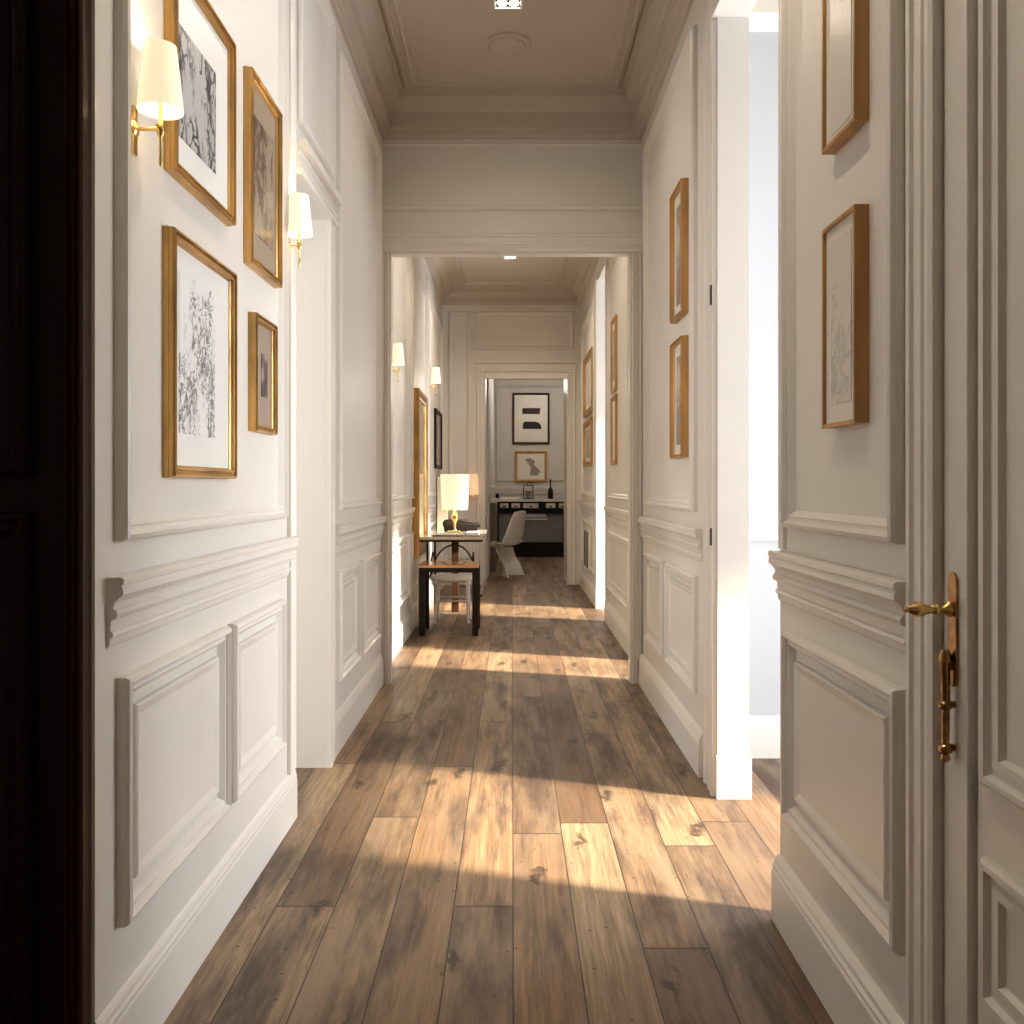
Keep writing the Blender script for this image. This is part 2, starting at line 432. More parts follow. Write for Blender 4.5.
# right near wall
wainscot(1, RN, YR0, YR1, [(1.765, 2.50)], [(1.775, 2.50)], dado=(1.745, YR1), label='white moulded panelling on the near right wall beside the brass door handle')
baseboard('baseboard_right', 1, RN, 1.72, YR1)
bm = bmesh.new()
prism(bm, (RN, 1.612, 0), (0, 1, 0), (-1, 0, 0), (0, 0, CEIL-.3), casing_prof(.125, .022))
trim(bm, label='fluted white door casing between the panelling and the brass handled door')
bm = bmesh.new()
prism(bm, (RN, YR1-.06, 1.07), (0, 1, 0), (-1, 0, 0), (0, 0, 2.3), casing_prof(.055, .010))
trim(bm)
# right far wall
wainscot(1, RW, YR2, YP, [(3.98, 4.72), (4.84, 5.46)], [(4.0, 5.48)], dado=(3.88, YP))
baseboard('baseboard_right', 1, RW, 3.86, YP)
bm = bmesh.new()
prism(bm, (RW, YR2, 0), (0, 1, 0), (-1, 0, 0), (0, 0, 3.25), casing_prof(.20, .020))
prism(bm, (RW, YR1-.01, 3.13), (0, 0, 1), (-1, 0, 0), (0, YR2-YR1+.02, 0), casing_prof(.13, .022))
t = trim(bm, label='white fluted casing around the tall right opening')
bm = bmesh.new(); box(bm, RW-.025, RW-.018, YR2+.002, YR2+.022, 1.01, 1.08); box(bm, RW-.025, RW-.018, YR2+.002, YR2+.022, 1.98, 2.06)
obj('strike_plate', bm, BLACKM, t)
# bright jamb lining with its plinth block
bm = bmesh.new(); box(bm, RW-.001, .950, YR2-.012, YR2, .16, 3.13); box(bm, RW-.008, .957, YR2-.03, YR2+.004, 0, .17)
trim(bm, label='sunlit white jamb of the right opening with plinth block')
# side room wall trim
bm = bmesh.new()
def xprism(bm, y, x0, x1, prof): prism(bm, (x0, y, 0), (0, -1, 0), (0, 0, 1), (x1-x0, 0, 0), prof)
xprism(bm, 4.15, .95, SX, [(0, 0), (.02, 0), (.02, .14), (.012, .16), (.008, .19), (0, .19)])
xprism(bm, 4.15, .95, SX, [(0, 1.0), (.012, 1.0), (.016, 1.02), (0, 1.03)])
xprism(bm, 4.15, .95, SX, [(0, 3.345), (.02, 3.35), (.03, 3.37), (.06, 3.39), (.065, 3.40), (0, 3.40)])
trim(bm)

# partition casing and frieze
bm = bmesh.new()
cp = casing_prof(.045, .026)
prism(bm, (-.78, YP, 0), (-1, 0, 0), (0, -1, 0), (0, 0, 2.73), cp)
prism(bm, (.76, YP, 0), (1, 0, 0), (0, -1, 0), (0, 0, 2.73), scaled(cp, 1.4))
prism(bm, (LW, YP, 2.73), (0, 0, 1), (0, -1, 0), (2*RW, 0, 0), casing_prof(.12, .03))
prism(bm, (LW, YP, 2.995), (0, 0, 1), (0, -1, 0), (2*RW, 0, 0), [(0, 0), (.0, .010), (.012, .022), (.024, .024), (.030, .012), (.034, 0)])
prism(bm, (LW, YP, 3.405), (0, 0, 1), (0, -1, 0), (2*RW, 0, 0), [(0, 0), (0, .010), (.012, .014), (.018, .006), (.02, 0)])
box(bm, -.78, -.768, YP-.01, YQ+.01, 0, 2.73); box(bm, .748, .76, YP-.01, YQ+.01, 0, 2.73); box(bm, -.78, .76, YP-.01, YQ+.01, 2.722, 2.734)
trim(bm, label='white casing and frieze around the wide opening into the back hall')

# cornices and ceiling frames
CROWN = [(0, .25), (.018, .25), (.022, .232), (.034, .228), (.036, .205), (.062, .198), (.064, .105), (.080, .092), (.086, .078), (.108, .045), (.124, .030), (.128, .012), (.150, .008), (.152, 0)]
CR2 = [(0, 0), (0, .016), (.014, .022), (.026, .022), (.030, .012), (.052, .012), (.056, .020), (.068, .018), (.074, .006), (.080, 0)]
def ceilring(bm, x0, x1, y0, y1, prof, z=CEIL): ring(bm, (0, 0, z), (1, 0, 0), (0, 1, 0), (0, 0, -1), x0, x1, y0, y1, prof)
bm = bmesh.new(); ceilring(bm, LW, RW, -1.7, YP, CROWN); ceilring(bm, -.655, .655, -1.4, 5.46, scaled(CR2, 1.1, 1.6))
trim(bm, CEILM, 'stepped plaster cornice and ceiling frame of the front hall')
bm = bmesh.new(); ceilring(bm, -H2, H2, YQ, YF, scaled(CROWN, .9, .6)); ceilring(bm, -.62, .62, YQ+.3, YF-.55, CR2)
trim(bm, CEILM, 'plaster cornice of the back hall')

# second hall panelling
def hall2(s, spans, y0, y1):
    wainscot(s, s*H2, y0, y1, [(a, b_) for a, b_ in spans], [(a, b_) for a, b_ in spans], zup=(1.14, 3.2))
    baseboard('baseboard_left' if s < 0 else 'baseboard_right', s, s*H2, y0, y1)
hall2(-1, [(6.05, 7.55), (7.78, 9.1), (9.3, 11.1)], YQ, YF)
hall2(1, [(6.65, 8.1)], 6.45, 8.33)
hall2(1, [(9.45, 11.1)], 9.2, YF)
bm = bmesh.new()
prism(bm, (H2, 8.21, 0), (0, 1, 0), (-1, 0, 0), (0, 0, 3.4), casing_prof(.12))
prism(bm, (H2, 9.2, 0), (0, 1, 0), (-1, 0, 0), (0, 0, 3.4), casing_prof(.12))
box(bm, H2-.02, 1.02, 9.188, 9.2, 0, 3.35); box(bm, H2-.026, 1.03, 9.17, 9.205, 0, .2)
trim(bm, label='sunlit white jamb of the opening in the back hall')
bm = bmesh.new()
for y in (7.62, 9.14): prism(bm, (-H2, y, 0), (0, 1, 0), (1, 0, 0), (0, 0, 3.4), casing_prof(.12))
trim(bm)

# far wall casing
bm = bmesh.new()
FN = dict(O=(0, YF, 0), U=(1, 0, 0), V=(0, 0, 1), Nn=(0, -1, 0))
prism(bm, (OX0, YF, 0), (-1, 0, 0), (0, -1, 0), (0, 0, OH+.0), casing_prof(.11, .03))
prism(bm, (OX1, YF, 0), (1, 0, 0), (0, -1, 0), (0, 0, OH+.0), casing_prof(.11, .03))
prism(bm, (OX0-.11, YF, OH), (0, 0, 1), (0, -1, 0), (OX1-OX0+.22, 0, 0), casing_prof(.11, .03))
box(bm, OX0-.13, OX1+.13, YF-.05, YF, OH+.11, OH+.14)
ring(bm, **FN, u0=-.46, u1=.78, v0=2.98, v1=3.46, prof=PANEL)
ring(bm, **FN, u0=-.80, u1=-.53, v0=1.14, v1=3.46, prof=PANEL)
ring(bm, **FN, u0=-.80, u1=-.53, v0=.33, v1=.85, prof=PANEL)
trim(B(OX0, OX1, YF+.004, YF+.06, OH-.085, OH-.001), WHITEP)  # added pale bar, stands in for the lit underside of the door head
trim(bm, label='white door casing with a panel above at the end of the back hall')
# end room trim
bm = bmesh.new()
BN = dict(O=(0, YE, 0), U=(1, 0, 0), V=(0, 0, 1), Nn=(0, -1, 0))
ring(bm, **BN, u0=-.29, u1=1.15, v0=1.34, v1=3.1, prof=PANEL)
xprism(bm, YE, -.32, 1.4, [(0, 1.10), (.02, 1.10), (.03, 1.16), (.04, 1.20), (.04, 1.23), (0, 1.24)])
prism(bm, (-.32, YG, 0), (1, 0, 0), (0, 0, 1), (0, YE-YG, 0), [(0, 1.10), (.015, 1.10), (.02, 1.16), (.025, 1.23), (0, 1.24)])
trim(bm, GREYW)

# ------------------------------------------------------------------ dark door on the left
d = tag(empty('panelled_door', (-1.3, 1.80, 0)), 'near-black wooden door with reddish brown edge at the left of the hallway', 'door')
def PB(parent, *a, **k):   # world box made local to parent
    bm = B(*a, **k); bmesh.ops.translate(bm, verts=bm.verts, vec=-Vector(parent.location)); return bm
obj('leaf', PB(d, -1.80, -.877, 1.80, 1.85, .01, 3.2), BLACKW, d)
bm = bmesh.new()
for z0, z1 in ((.15, 1.20), (1.27, 3.1)):
    ring(bm, (0, 1.80, 0), (1, 0, 0), (0, 0, 1), (0, -1, 0), -1.62, -.955, z0, z1, scaled(PANEL, 1.1, .9))
bmesh.ops.translate(bm, verts=bm.verts, vec=-Vector(d.location)); obj('panel_moulding', bm, BLACKW, d)
bm = bmesh.new()
prism(bm, (-.832, 1.775, .14), (-1, 0, 0), (0, -1, 0), (0, 0, 3.4), casing_prof(.042, .03))
box(bm, -.874, -.832, 1.775, 1.779, 0, 3.54)
trim(bm, BROWNW, 'dark reddish brown door casing at the left edge')
bm = bmesh.new(); box(bm, -.877, -.830, 1.725, 1.775, 0, .14, bev=.004)
trim(bm, BROWNW)

# ------------------------------------------------------------------ door with brass handle on the right
d = struct('door_1', bmesh.new(), PAINT, 'white panelled door with an ornate brass handle at the right edge', 'door')
obj('lock_stile', B(RN-.004, RN+.07, 1.525, 1.608, .005, 2.58, bev=.003), PAINT, d)
bm = bmesh.new(); box(bm, RN+.008, RN+.07,   .55, 1.515, .005, 2.58, bev=.003)
F = side(1, RN+.008)
DPN = [(0, 0), (0, .010), (.006, .016), (.016, .016), (.022, .006), (.03, .004), (.034, .010), (.050, .010), (.056, 0)]
for z0, z1 in ((.10, .34), (.40, .64), (.76, 2.45)): ring(bm, **F, u0=.70, u1=1.482, v0=z0, v1=z1, prof=DPN)
obj('door_leaf', bm, PAINT, d)
# espagnolette handle
bm = bmesh.new()
hy, hx = 1.568, RN-.004
def plate(bm, z0, z1, w, t, seg=8):
    pts = [(-w, z0+w)] + [(w*math.cos(a), z0+w+w*math.sin(a)) for a in [PI + PI*i/seg for i in range(1, seg)]] + [(w, z0+w), (w, z1-w)] + [(w*math.cos(a), z1-w+w*math.sin(a)) for a in [PI*i/seg for i in range(1, seg)]] + [(-w, z1-w)]
    prism(bm, (hx, hy, 0), (0, 1, 0), (0, 0, 1), (-t, 0, 0), pts)
h = obj('handle_plate', (lambda b: (plate(b, .90, 1.10, .014, .005), b)[1])(bmesh.new()), ABRASS, d)
bm = bmesh.new()
lathe(bm, [(.012, 0), (.014, -.006), (.009, -.012), (.007, -.02), (.011, -.026), (.011, -.03), (.007, -.035), (.009, -.045), (.013, -.055), (.0135, -.062), (.008, -.072), (.005, -.076), (.006, -.080), (.001, -.085)], (hx-.005, hy, 1.035), 16, 'X')
obj('lever', bm, BRASS, h, True)
bm = bmesh.new()
lathe(bm, [(.004, .770), (.009, .775), (.006, .783), (.012, .788), (.012, .796), (.007, .800), (.007, .86), (.012, .865), (.012, .872), (.008, .876), (.008, .94), (.012, .945), (.010, .955), (.006, .965)], (hx-.016, hy, 0), 16)
box(bm, hx-.016, hx, hy-.005, hy+.005, .79, .80); box(bm, hx-.016, hx, hy-.005, hy+.005, .865, .875); box(bm, hx-.016, hx, hy-.005, hy+.005, .93, .945)
obj('bolt_rod', bm, ABRASS, h, True)

# ------------------------------------------------------------------ pictures
def picture(name, label, s, xw, y0, y1, z0, z1, frame_mat, mat_m, art_m, art, bar=.03, dep=.030, group=None, lip=True):
    """picture on a side wall; art = (y0,y1,z0,z1) of the drawn area"""
    z0 += EYE; z1 += EYE
    e = tag(empty(name, (xw, (y0+y1)/2, z0)), label, 'picture', group)
    L = -Vector(e.location)
    F = side(s, xw)
    if lip: pr = [(0, 0), (0, dep*.45), (bar*.06, dep*.5), (bar*.04, dep*.8), (bar*.14, dep), (bar*.3, dep*.98), (bar*.36, dep*.7), (bar*.6, dep*.62), (bar*.66, dep*.9), (bar*.82, dep*.86), (bar*.86, dep*.6), (bar, dep*.5), (bar, 0)]
    else: pr = [(0, 0), (0, dep), (bar, dep), (bar, dep*.5), (bar, 0)]
    bm = bmesh.new(); ring(bm, **F, u0=y0, u1=y1, v0=z0, v1=z1, prof=pr); bmesh.ops.translate(bm, verts=bm.verts, vec=L)
    obj('frame', bm, frame_mat, e)
    k = dep*(.4 if lip else .75)
    bm = B(xw, xw - s*k, y0+bar*.9, y1-bar*.9, z0+bar*.9, z1-bar*.9); bmesh.ops.translate(bm, verts=bm.verts, vec=L)
    obj('mat_board', bm, mat_m, e)
    a0, a1, b0, b1 = art
    bm = B(xw - s*k, xw - s*(k+.0015), a0, a1, b0+EYE, b1+EYE); bmesh.ops.translate(bm, verts=bm.verts, vec=L)
    obj('artwork', bm, art_m, e)
    return e
D = 900
INK1 = sketch('landscape_ink', (.50, .49, .48), (.02, .02, .025), 13, .09, .47, 1.3, (1, 1, .55))
INK2 = sketch('scribble_ink', (.80, .80, .80), (.06, .06, .07), 17, .045, .53, 4.1, (1, 1, .7))
INK3 = sketch('brown_drawing', (.30, .225, .16), (.09, .05, .035), 9, .09, .49, 7.7, (1, 1, .6))
INK4 = sketch('small_figure', (.34, .25, .24), (.03, .02, .035), 22, .3, .50, 2.2)
INK5 = sketch('pale_wash_drawing', (.66, .62, .54), (.42, .39, .35), 7, .03, .60, 5.2)
INK6 = sketch('pale_oval_drawing', (.64, .60, .53), (.42, .39, .35), 6, .03, .50, 9.4)
INK7 = sketch('muted_figure_print', (.52, .46, .42), (.22, .15, .13), 9, .2, .47, 11.4)
gl = 'gold framed drawings on the left wall'
picture('framed_picture', 'large gold framed black ink landscape beside the nearest wall lamp', -1, LW, .00237*D, .00289*D, .75, 1.275, GOLD, MATW, INK1, (.00244*D, .00274*D, .855, 1.13), group=gl)
picture('framed_picture', 'large gold framed ink scribble drawing, lower one beneath the ink landscape', -1, LW, .00236*D, .0029*D, .02, .615, GOLD, MATW, INK2, (.00244*D, .00273*D, .13, .525), group=gl)
picture('framed_picture', 'tall gold framed brownish drawing on tan paper above the small picture', -1, LW, .00307*D, .00347*D, .685, 1.29, GOLD, MATB, INK3, (.00315*D, .00339*D, .80, 1.17), group=gl)
picture('framed_picture', 'smallest gold framed picture, a tiny dark figure on taupe mount', -1, LW, .003125*D, .0034*D, .172, .545, GOLD, MATT, INK4, (.00324*D, .00332*D, .29, .43), bar=.024, group=gl)
gr = 'oak framed drawings on the right walls'
picture('framed_picture', 'oak box framed pale drawing cut by the top edge, near right wall', 1, RN, .00217*D, .00240*D, .795, 1.35, OAKF, MATC, INK5, (.00221*D, .00235*D, .82, 1.30), bar=.009, dep=.032, group=gr, lip=False)
picture('framed_picture', 'oak box framed pale oval drawing above the near right dado rail', 1, RN, .00217*D, .00240*D, .137, .612, OAKF, MATC, INK6, (.00221*D, .00235*D, .19, .57), bar=.009, dep=.032, group=gr, lip=False)
picture('framed_picture', 'gold framed muted print, upper of two just before the wide opening', 1, RW, .00467*D, .00500*D, .81, 1.44, OAKF, MATC, INK7, (.00475*D, .00492*D, .88, 1.36), bar=.02, dep=.038, group=gr)
picture('framed_picture', 'gold framed muted print, lower of two just before the wide opening', 1, RW, .00467*D, .00500*D, .135, .705, OAKF, MATC, INK7, (.00475*D, .00492*D, .2, .63), bar=.02, dep=.038, group=gr)
g2 = 'gold framed pictures in the back hall'
picture('framed_picture', 'upper gold framed picture in the back hall before its sunlit opening', 1, H2, 7.50, 7.85, .80, 1.43, OAKF, MATC, INK7, (7.56, 7.78, .9, 1.33), bar=.04, dep=.022, group=g2)
picture('framed_picture', 'lower gold framed picture in the back hall before its sunlit opening', 1, H2, 7.50, 7.85, .18, .77, OAKF, MATC, INK5, (7.56, 7.78, .27, .68), bar=.04, dep=.022, group=g2)
picture('framed_picture', 'upper gold framed picture in the back hall beyond its sunlit opening', 1, H2, 9.5, 10.6, .80, 1.48, GOLD, MATC, INK6, (9.7, 10.4, .92, 1.36), bar=.07, dep=.045, group=g2)
picture('framed_picture', 'lower gold framed picture in the back hall beyond its sunlit opening', 1, H2, 9.6, 10.6, .22, .74, GOLD, MATC, INK7, (9.8, 10.4, .32, .64), bar=.06, dep=.045, group=g2)
# black framed picture with copper edge
e = picture('framed_picture', 'black framed picture with copper inner edge above the table lamp', -1, -H2, 10.15, 11.0, .2, .88, BLACK, COPPER, INK7, (10.3, 10.85, .28, .80), bar=.05, dep=.03)
# tall gilt mirror
e = tag(empty('wall_mirror', (-H2+.037, 8.40, .62)), 'tall gold framed mirror on the left wall behind the glass desk', 'mirror')
bm = bmesh.new(); ring(bm, (0, 0, 0), (0, 1, 0), (0, 0, 1), (1, 0, 0), -.52, .30, 0, 1.49, [(0, -.03), (0, .028), (.02, .032), (.05, .028), (.07, .02), (.09, .022), (.10, .012), (.10, 0)])
obj('frame', bm, GOLD, e)
obj('mirror_glass', B(-.03, .010, -.43, .21, .09, 1.40), MIRROR, e)

# pictures in the end room (facing the camera)
def front_picture(label, x0, x1, z0, z1, fm, mm, bar, shapes):
    e = tag(empty('framed_picture', ((x0+x1)/2, YE, z0)), label, 'picture')
    bm = bmesh.new(); w = (x1-x0)/2; h = z1-z0
    ring(bm, (0, 0, 0), (1, 0, 0), (0, 0, 1), (0, -1, 0), -w, w, 0, h, [(0, 0), (0, .05), (bar*.4, .06), (bar*.7, .045), (bar, .03), (bar, 0)])
    obj('frame', bm, fm, e)
    obj('mat_board', B(-w+bar*.9, w-bar*.9, -.02, 0, bar*.9, h-bar*.9), mm, e)
    for nm, pts, m in shapes:
        bm = bmesh.new(); prism(bm, (0, -.02, 0), (1, 0, 0), (0, 0, 1), (0, -.003, 0), pts)
        obj(nm, bm, m, e)
k = .0183
def zz(y): return EYE + (486-y)*k
z0 = zz(444)
front_picture('upper picture in the end room, two dark blocks on a cream mount', .5*k, 37.5*k, z0, zz(393), WALNUT, MATC, .035,
    [('dark_block', [(-.16, zz(414)-z0), (.16, zz(414)-z0), (.17, zz(408)-z0), (-.16, zz(408)-z0)], WALNUT),
     ('dark_block', [(-.15, zz(429)-z0), (.19, zz(429)-z0), (.19, zz(426)-z0), (.14, zz(422.5)-z0), (.06, zz(421.5)-z0), (-.12, zz(421.5)-z0), (-.15, zz(424)-z0)], BLACK)])
z0 = zz(482)
front_picture('lower picture in the end room, brown abstract shape in a gilt frame', 3*k, 35*k, z0, zz(451), OAKF, MATC, .045,
    [('brown_shape', [(-.02, .12), (.13, .12), (.17, .2), (.05, .32), (.08, .38), (-.02, .44), (-.12, .42), (-.05, .34), (.0, .26)], MATT)])

# ------------------------------------------------------------------ wall lamps
LIGHTS = []
def light(kind, name, loc, energy, color, **kw):
    l = bpy.data.lights.new(name, kind); l.energy = energy; l.color = color
    for a, v in kw.items(): setattr(l, a, v)
    o = bpy.data.objects.new(name, l); C.objects.link(o); o.location = loc
    return o
WARM = (1, .78, .52)
def make_sconce():
    e = empty('wall_sconce')
    bm = bmesh.new(); lathe(bm, [(.020, 0), (.020, .004), (.016, .008), (.006, .012), (.001, .012)], (0, 0, -.04), 20, 'X')
    prism(bm, (0, 0, -.10), (0, 1, 0), (1, 0, 0), (0, 0, .11), [(-.010, 0), (-.010, .006), (.010, .006), (.010, 0)])
    obj('backplate', bm, BRASS, e, True)
    bm = bmesh.new(); tube(bm, [(.006, 0, -.04), (.03, 0, -.04), (.062, 0, -.04)], .0045); tube(bm, [(.062, -.022, -.04), (.062, .03, -.04)], .0035)
    obj('arm', bm, BRASS, e, True)
    bm = bmesh.new(); lathe(bm, [(.002, -.125), (.0045, -.12), (.0035, -.10), (.0035, -.06), (.007, -.055), (.009, -.045), (.007, -.03), (.0045, -.02), (.0045, .02), (.010, .03), (.010, .055)], (.062, 0, 0), 14)
    obj('stem', bm, BRASS, e, True)
    bm = bmesh.new()
    lathe(bm, [(.0505, 0), (.035, .148), (.0335, .148), (.049, 0), (.0505, 0)], (.062, 0, 0), 28, cap=False)
    obj('lamp_shade', bm, SHADE, e, True)
    bm = bmesh.new(); lathe(bm, [(.006, .055), (.012, .07), (.014, .085), (.008, .10), (.001, .104)], (.062, 0, 0), 12)
    obj('bulb', bm, BULB, e, True)
    return e
def copy_tree(o, parent=None):
    c = o.copy(); C.objects.link(c); c.parent = parent
    for ch in list(o.children): copy_tree(ch, c)
    return c
sc0 = make_sconce()
spots = [((LW, 1.96, 2.066), .96, 'brass wall lamp with lit shade overlapping the large ink landscape'),
         ((LW, 3.24, 2.155), .95, 'brass wall lamp with lit shade beside the tall brownish drawing'),
         ((-H2, 6.45, 2.12), 1.0, 'brass wall lamp with lit shade just through the wide opening'),
         ((-H2, 9.6, 2.35), 1.1, 'brass wall lamp with lit shade above the black framed picture')]
for i, (loc, s, lab) in enumerate(spots):
    o = sc0 if i == 0 else copy_tree(sc0)
    o.location = loc; o.scale = (s, s, s); tag(o, lab, 'wall lamp', 'brass wall lamps on the left walls')
    light('POINT', 'sconce_light', (loc[0]+.062*s, loc[1], loc[2]+.125*s), 1.1, WARM, shadow_soft_size=.02)

# ------------------------------------------------------------------ ceiling fittings
def make_down():
    e = empty('ceiling_spotlight')
    bm = bmesh.new(); ring(bm, (0, 0, 0), (1, 0, 0), (0, 1, 0), (0, 0, -1), -.075, .075, -.055, .055, [(0, 0), (0, .006), (.012, .008), (.014, .002), (.014, 0)])
    obj('frame', bm, WHITEP, e)
    obj('black_insert', B(-.061, .061, -.041, .041, -.002, 0), BLACK, e)
    for sx in (-.03, .03):
        bm = bmesh.new(); lathe(bm, [(.024, -.002), (.024, -.006), (.020, -.008), (.001, -.008)], (sx, 0, 0), 18)
        obj('spot_lens', bm, SPOTM, e, True)
    return e
dn0 = make_down()
dl = [((0, 4.56), 'twin spotlight recessed in the front hall ceiling near the round vent', 12), ((0, 2.0), 'twin spotlight recessed in the front hall ceiling just ahead of the camera', 34),
      ((0, -.4), 'added fill spotlight in the front hall ceiling, unseen behind the camera', 8), ((0, 9.63), 'twin spotlight recessed in the back hall ceiling', 42), ((0, 7.0), 'twin spotlight in the back hall ceiling nearest the wide opening', 32)]  # the fitting behind the camera is added as fill light
for i, ((x, y), lab, en) in enumerate(dl):
    o = dn0 if i == 0 else copy_tree(dn0)
    o.location = (x-.02, y, CEIL); tag(o, lab, 'ceiling light', 'recessed ceiling spotlights')
    light('SPOT', 'ceiling_spot', (x-.02, y, CEIL-.03), en, (1, .86, .69), spot_size=math.radians(150), spot_blend=.7, shadow_soft_size=.03)
bm = bmesh.new(); lathe(bm, [(.125, 0), (.125, -.012), (.112, -.020), (.100, -.014), (.095, -.026), (.02, -.030), (.001, -.030)], (-.02, 4.98, CEIL), 32)
e = obj('ceiling_vent', bm, CEILM, None, True); tag(e, 'round flush ceiling vent between the spotlight and the cornice', 'vent')

# ------------------------------------------------------------------ desk group in the second hall
e = tag(empty('writing_desk', (-.55, 8.85, 0)), 'long glass desk with clear legs and a dark post along the left wall', 'desk', )
def LB(*a, **k): return PB(e, *a, **k)
obj('glass_top', LB(-.85, -.265, 8.10, 9.5, .765, .79, bev=.003), simple('pale_desk_top', (.72, .66, .56), .12, var=.06, coat=.6), e)
obj('side_rail', LB(-.85, -.265, 8.105, 8.12, .745, .765), WALNUT, e)
for x, y in ((-.285, 8.13), (-.285, 9.46)): obj('clear_leg', LB(x-.014, x+.014, y-.014, y+.014, 0, .765, bev=.003), ACRYL, e)
for x, y in ((-.765, 8.14), (-.77, 9.0)):
    bm = bmesh.new(); tube(bm, [(x, y, 0), (x, y, .4), (x, y, .765)], .011); bmesh.ops.translate(bm, verts=bm.verts, vec=-Vector(e.location)); obj('rod_leg', bm, BLACKM, e, True)
obj('centre_post', LB(-.60, -.53, 8.92, 8.99, 0, .765, bev=.004), WALNUT, e)
obj('clear_stretcher', LB(-.295, -.275, 8.145, 9.445, .25, .27), ACRYL, e)

# table lamp
e = tag(empty('table_lamp', (-.565, 8.9, .79)), 'brass table lamp with a lit cream drum shade on the glass desk', 'lamp')
bm = bmesh.new(); lathe(bm, [(.07, 0), (.07, .01), (.02, .018), (.012, .04), (.012, .10), (.03, .13), (.036, .155), (.03, .18), (.012, .21), (.010, .30)], (0, 0, 0), 24); obj('base', bm, BRASS, e, True)
bm = bmesh.new(); lathe(bm, [(.128, .225), (.143, .575), (.141, .575), (.126, .225), (.128, .225)], (0, 0, 0), 36, cap=False); obj('lamp_shade', bm, SHADE, e, True)
bm = bmesh.new(); lathe(bm, [(.010, .30), (.028, .34), (.03, .37), (.018, .40), (.001, .41)], (0, 0, 0), 14); obj('bulb', bm, BULB, e, True)
light('POINT', 'table_lamp_light', (-.565, 8.9, 1.24), 3.2, WARM, shadow_soft_size=.03)

# small peach wall light on the far wall
e = tag(empty('wall_light', (-.50, YF, 1.25)), 'small peach shaded wall light on the far wall right of the table lamp', 'wall lamp')
obj('bracket', B(-.02, .02, -.05, 0, -.14, -.10, bev=.004), BRASS, e)
bm = bmesh.new(); lathe(bm, [(.085, -.11), (.07, .15), (.066, .15), (.081, -.11), (.085, -.11)], (0, -.10, 0), 24, cap=False); obj('lamp_shade', bm, SHADE2, e, True)

# objects on desk
DZ = .79
bm = bmesh.new(); box(bm, -.775, -.665, 9.30, 9.33, DZ, DZ+.55, bev=.003)
e = obj('leaning_board', bm, CREAM); tag(e, 'upright cream board standing behind the table lamp on the desk', 'board')
obj('edge_strip', B(-.783, -.775, 9.295, 9.335, DZ, DZ+.55), BLACK, e)
bm = bmesh.new(); tube(bm, [(-.70, 9.12, DZ+.065), (-.68, 9.12, DZ+.07), (-.60, 9.13, DZ+.07), (-.45, 9.15, DZ+.06), (-.34, 9.16, DZ+.06), (-.32, 9.16, DZ+.06)], [.02, .05, .058, .035, .025, .01], 14)
box(bm, -.69, -.35, 9.10, 9.18, DZ, DZ+.05, bev=.01)
e = obj('leather_case', bm, LEATH, None, True); tag(e, 'low black rounded case lying behind the lamp stem on the desk', 'case')
bm = bmesh.new(); box(bm, -.70, -.45, 8.25, 8.52, DZ, DZ+.018, bev=.002)
e = obj('open_book', bm, PAPER); tag(e, 'pale book lying flat on the front of the desk', 'book')
e = obj('notepad', B(-.62, -.50, 8.55, 8.72, DZ, DZ+.03, bev=.002), YELLOW); tag(e, 'yellow green notepad lying on the desk under the lamp', 'notepad')
bm = bmesh.new(); box(bm, -.44, -.32, 8.62, 8.95, DZ, DZ+.012); e = obj('folded_paper', bm, PAPER); tag(e, 'white sheets of paper on the right side of the desk', 'paper')
bm = bmesh.new(); tube(bm, [(-.73, 8.22, DZ+.006), (-.6, 8.19, DZ+.006), (-.44, 8.21, DZ+.006)], .005, 6); e = obj('pen', bm, WALNUT, None, True); tag(e, 'dark brown pen on the front edge of the desk', 'pen')

# dark wooden side table in front
e = tag(empty('side_table', (-.53, 7.72, 0)), 'dark wooden side table with a glossy orange top in front of the desk', 'table')
X0, X1, Y0, Y1 = -.778, -.282, 7.50, 7.94
bm = LB(X0-.004, X1+.004, Y0-.004, Y1+.004, .568, .588, bev=.003); obj('table_top', bm, TOPW, e)
for x in (X0, X1-.05):
    for y in (Y0, Y1-.05): obj('leg', LB(x, x+.05, y, y+.05, 0, .568, bev=.002), DARKW, e)
obj('apron', LB(X0+.05, X1-.05, Y0+.004, Y0+.03, .528, .568), DARKW, e)
obj('apron', LB(X0+.05, X1-.05, Y1-.03, Y1-.004, .528, .568), DARKW, e)

# white metal chair tucked under desk
e = tag(empty('metal_chair', (-.55, 8.35, 0)), 'white metal chair with round seat and curled arms tucked under the desk', 'chair')
bm = bmesh.new(); lathe(bm, [(.17, .37), (.20, .375), (.215, .39), (.215, .405), (.20, .418), (.10, .424), (.001, .424)], (0, 0, 0), 32); obj('seat', bm, WHITEM, e, True)
for a in (45, 135, 225, 315):
    c, s = math.cos(math.radians(a)), math.sin(math.radians(a))
    bm = bmesh.new()
    tube(bm, [(c*.205, s*.205, .40), (c*.21, s*.21, .36), (c*.205, s*.205, .33), (c*.20, s*.20, .29), (c*.205, s*.205, .15), (c*.215, s*.215, .03), (c*.22, s*.22, 0)], [.02, .026, .014, .012, .012, .009, .014], 12)
    obj('leg', bm, WHITEM, e, True)
bm = bmesh.new()
ps = [(.205*math.cos(math.radians(a)), .205*math.sin(math.radians(a)), .20) for a in (45, 135, 225, 315, 405)]
for a, b_ in zip(ps, ps[1:]): tube(bm, [a, b_], .008, 8)
obj('stretcher', bm, WHITEM, e, True)
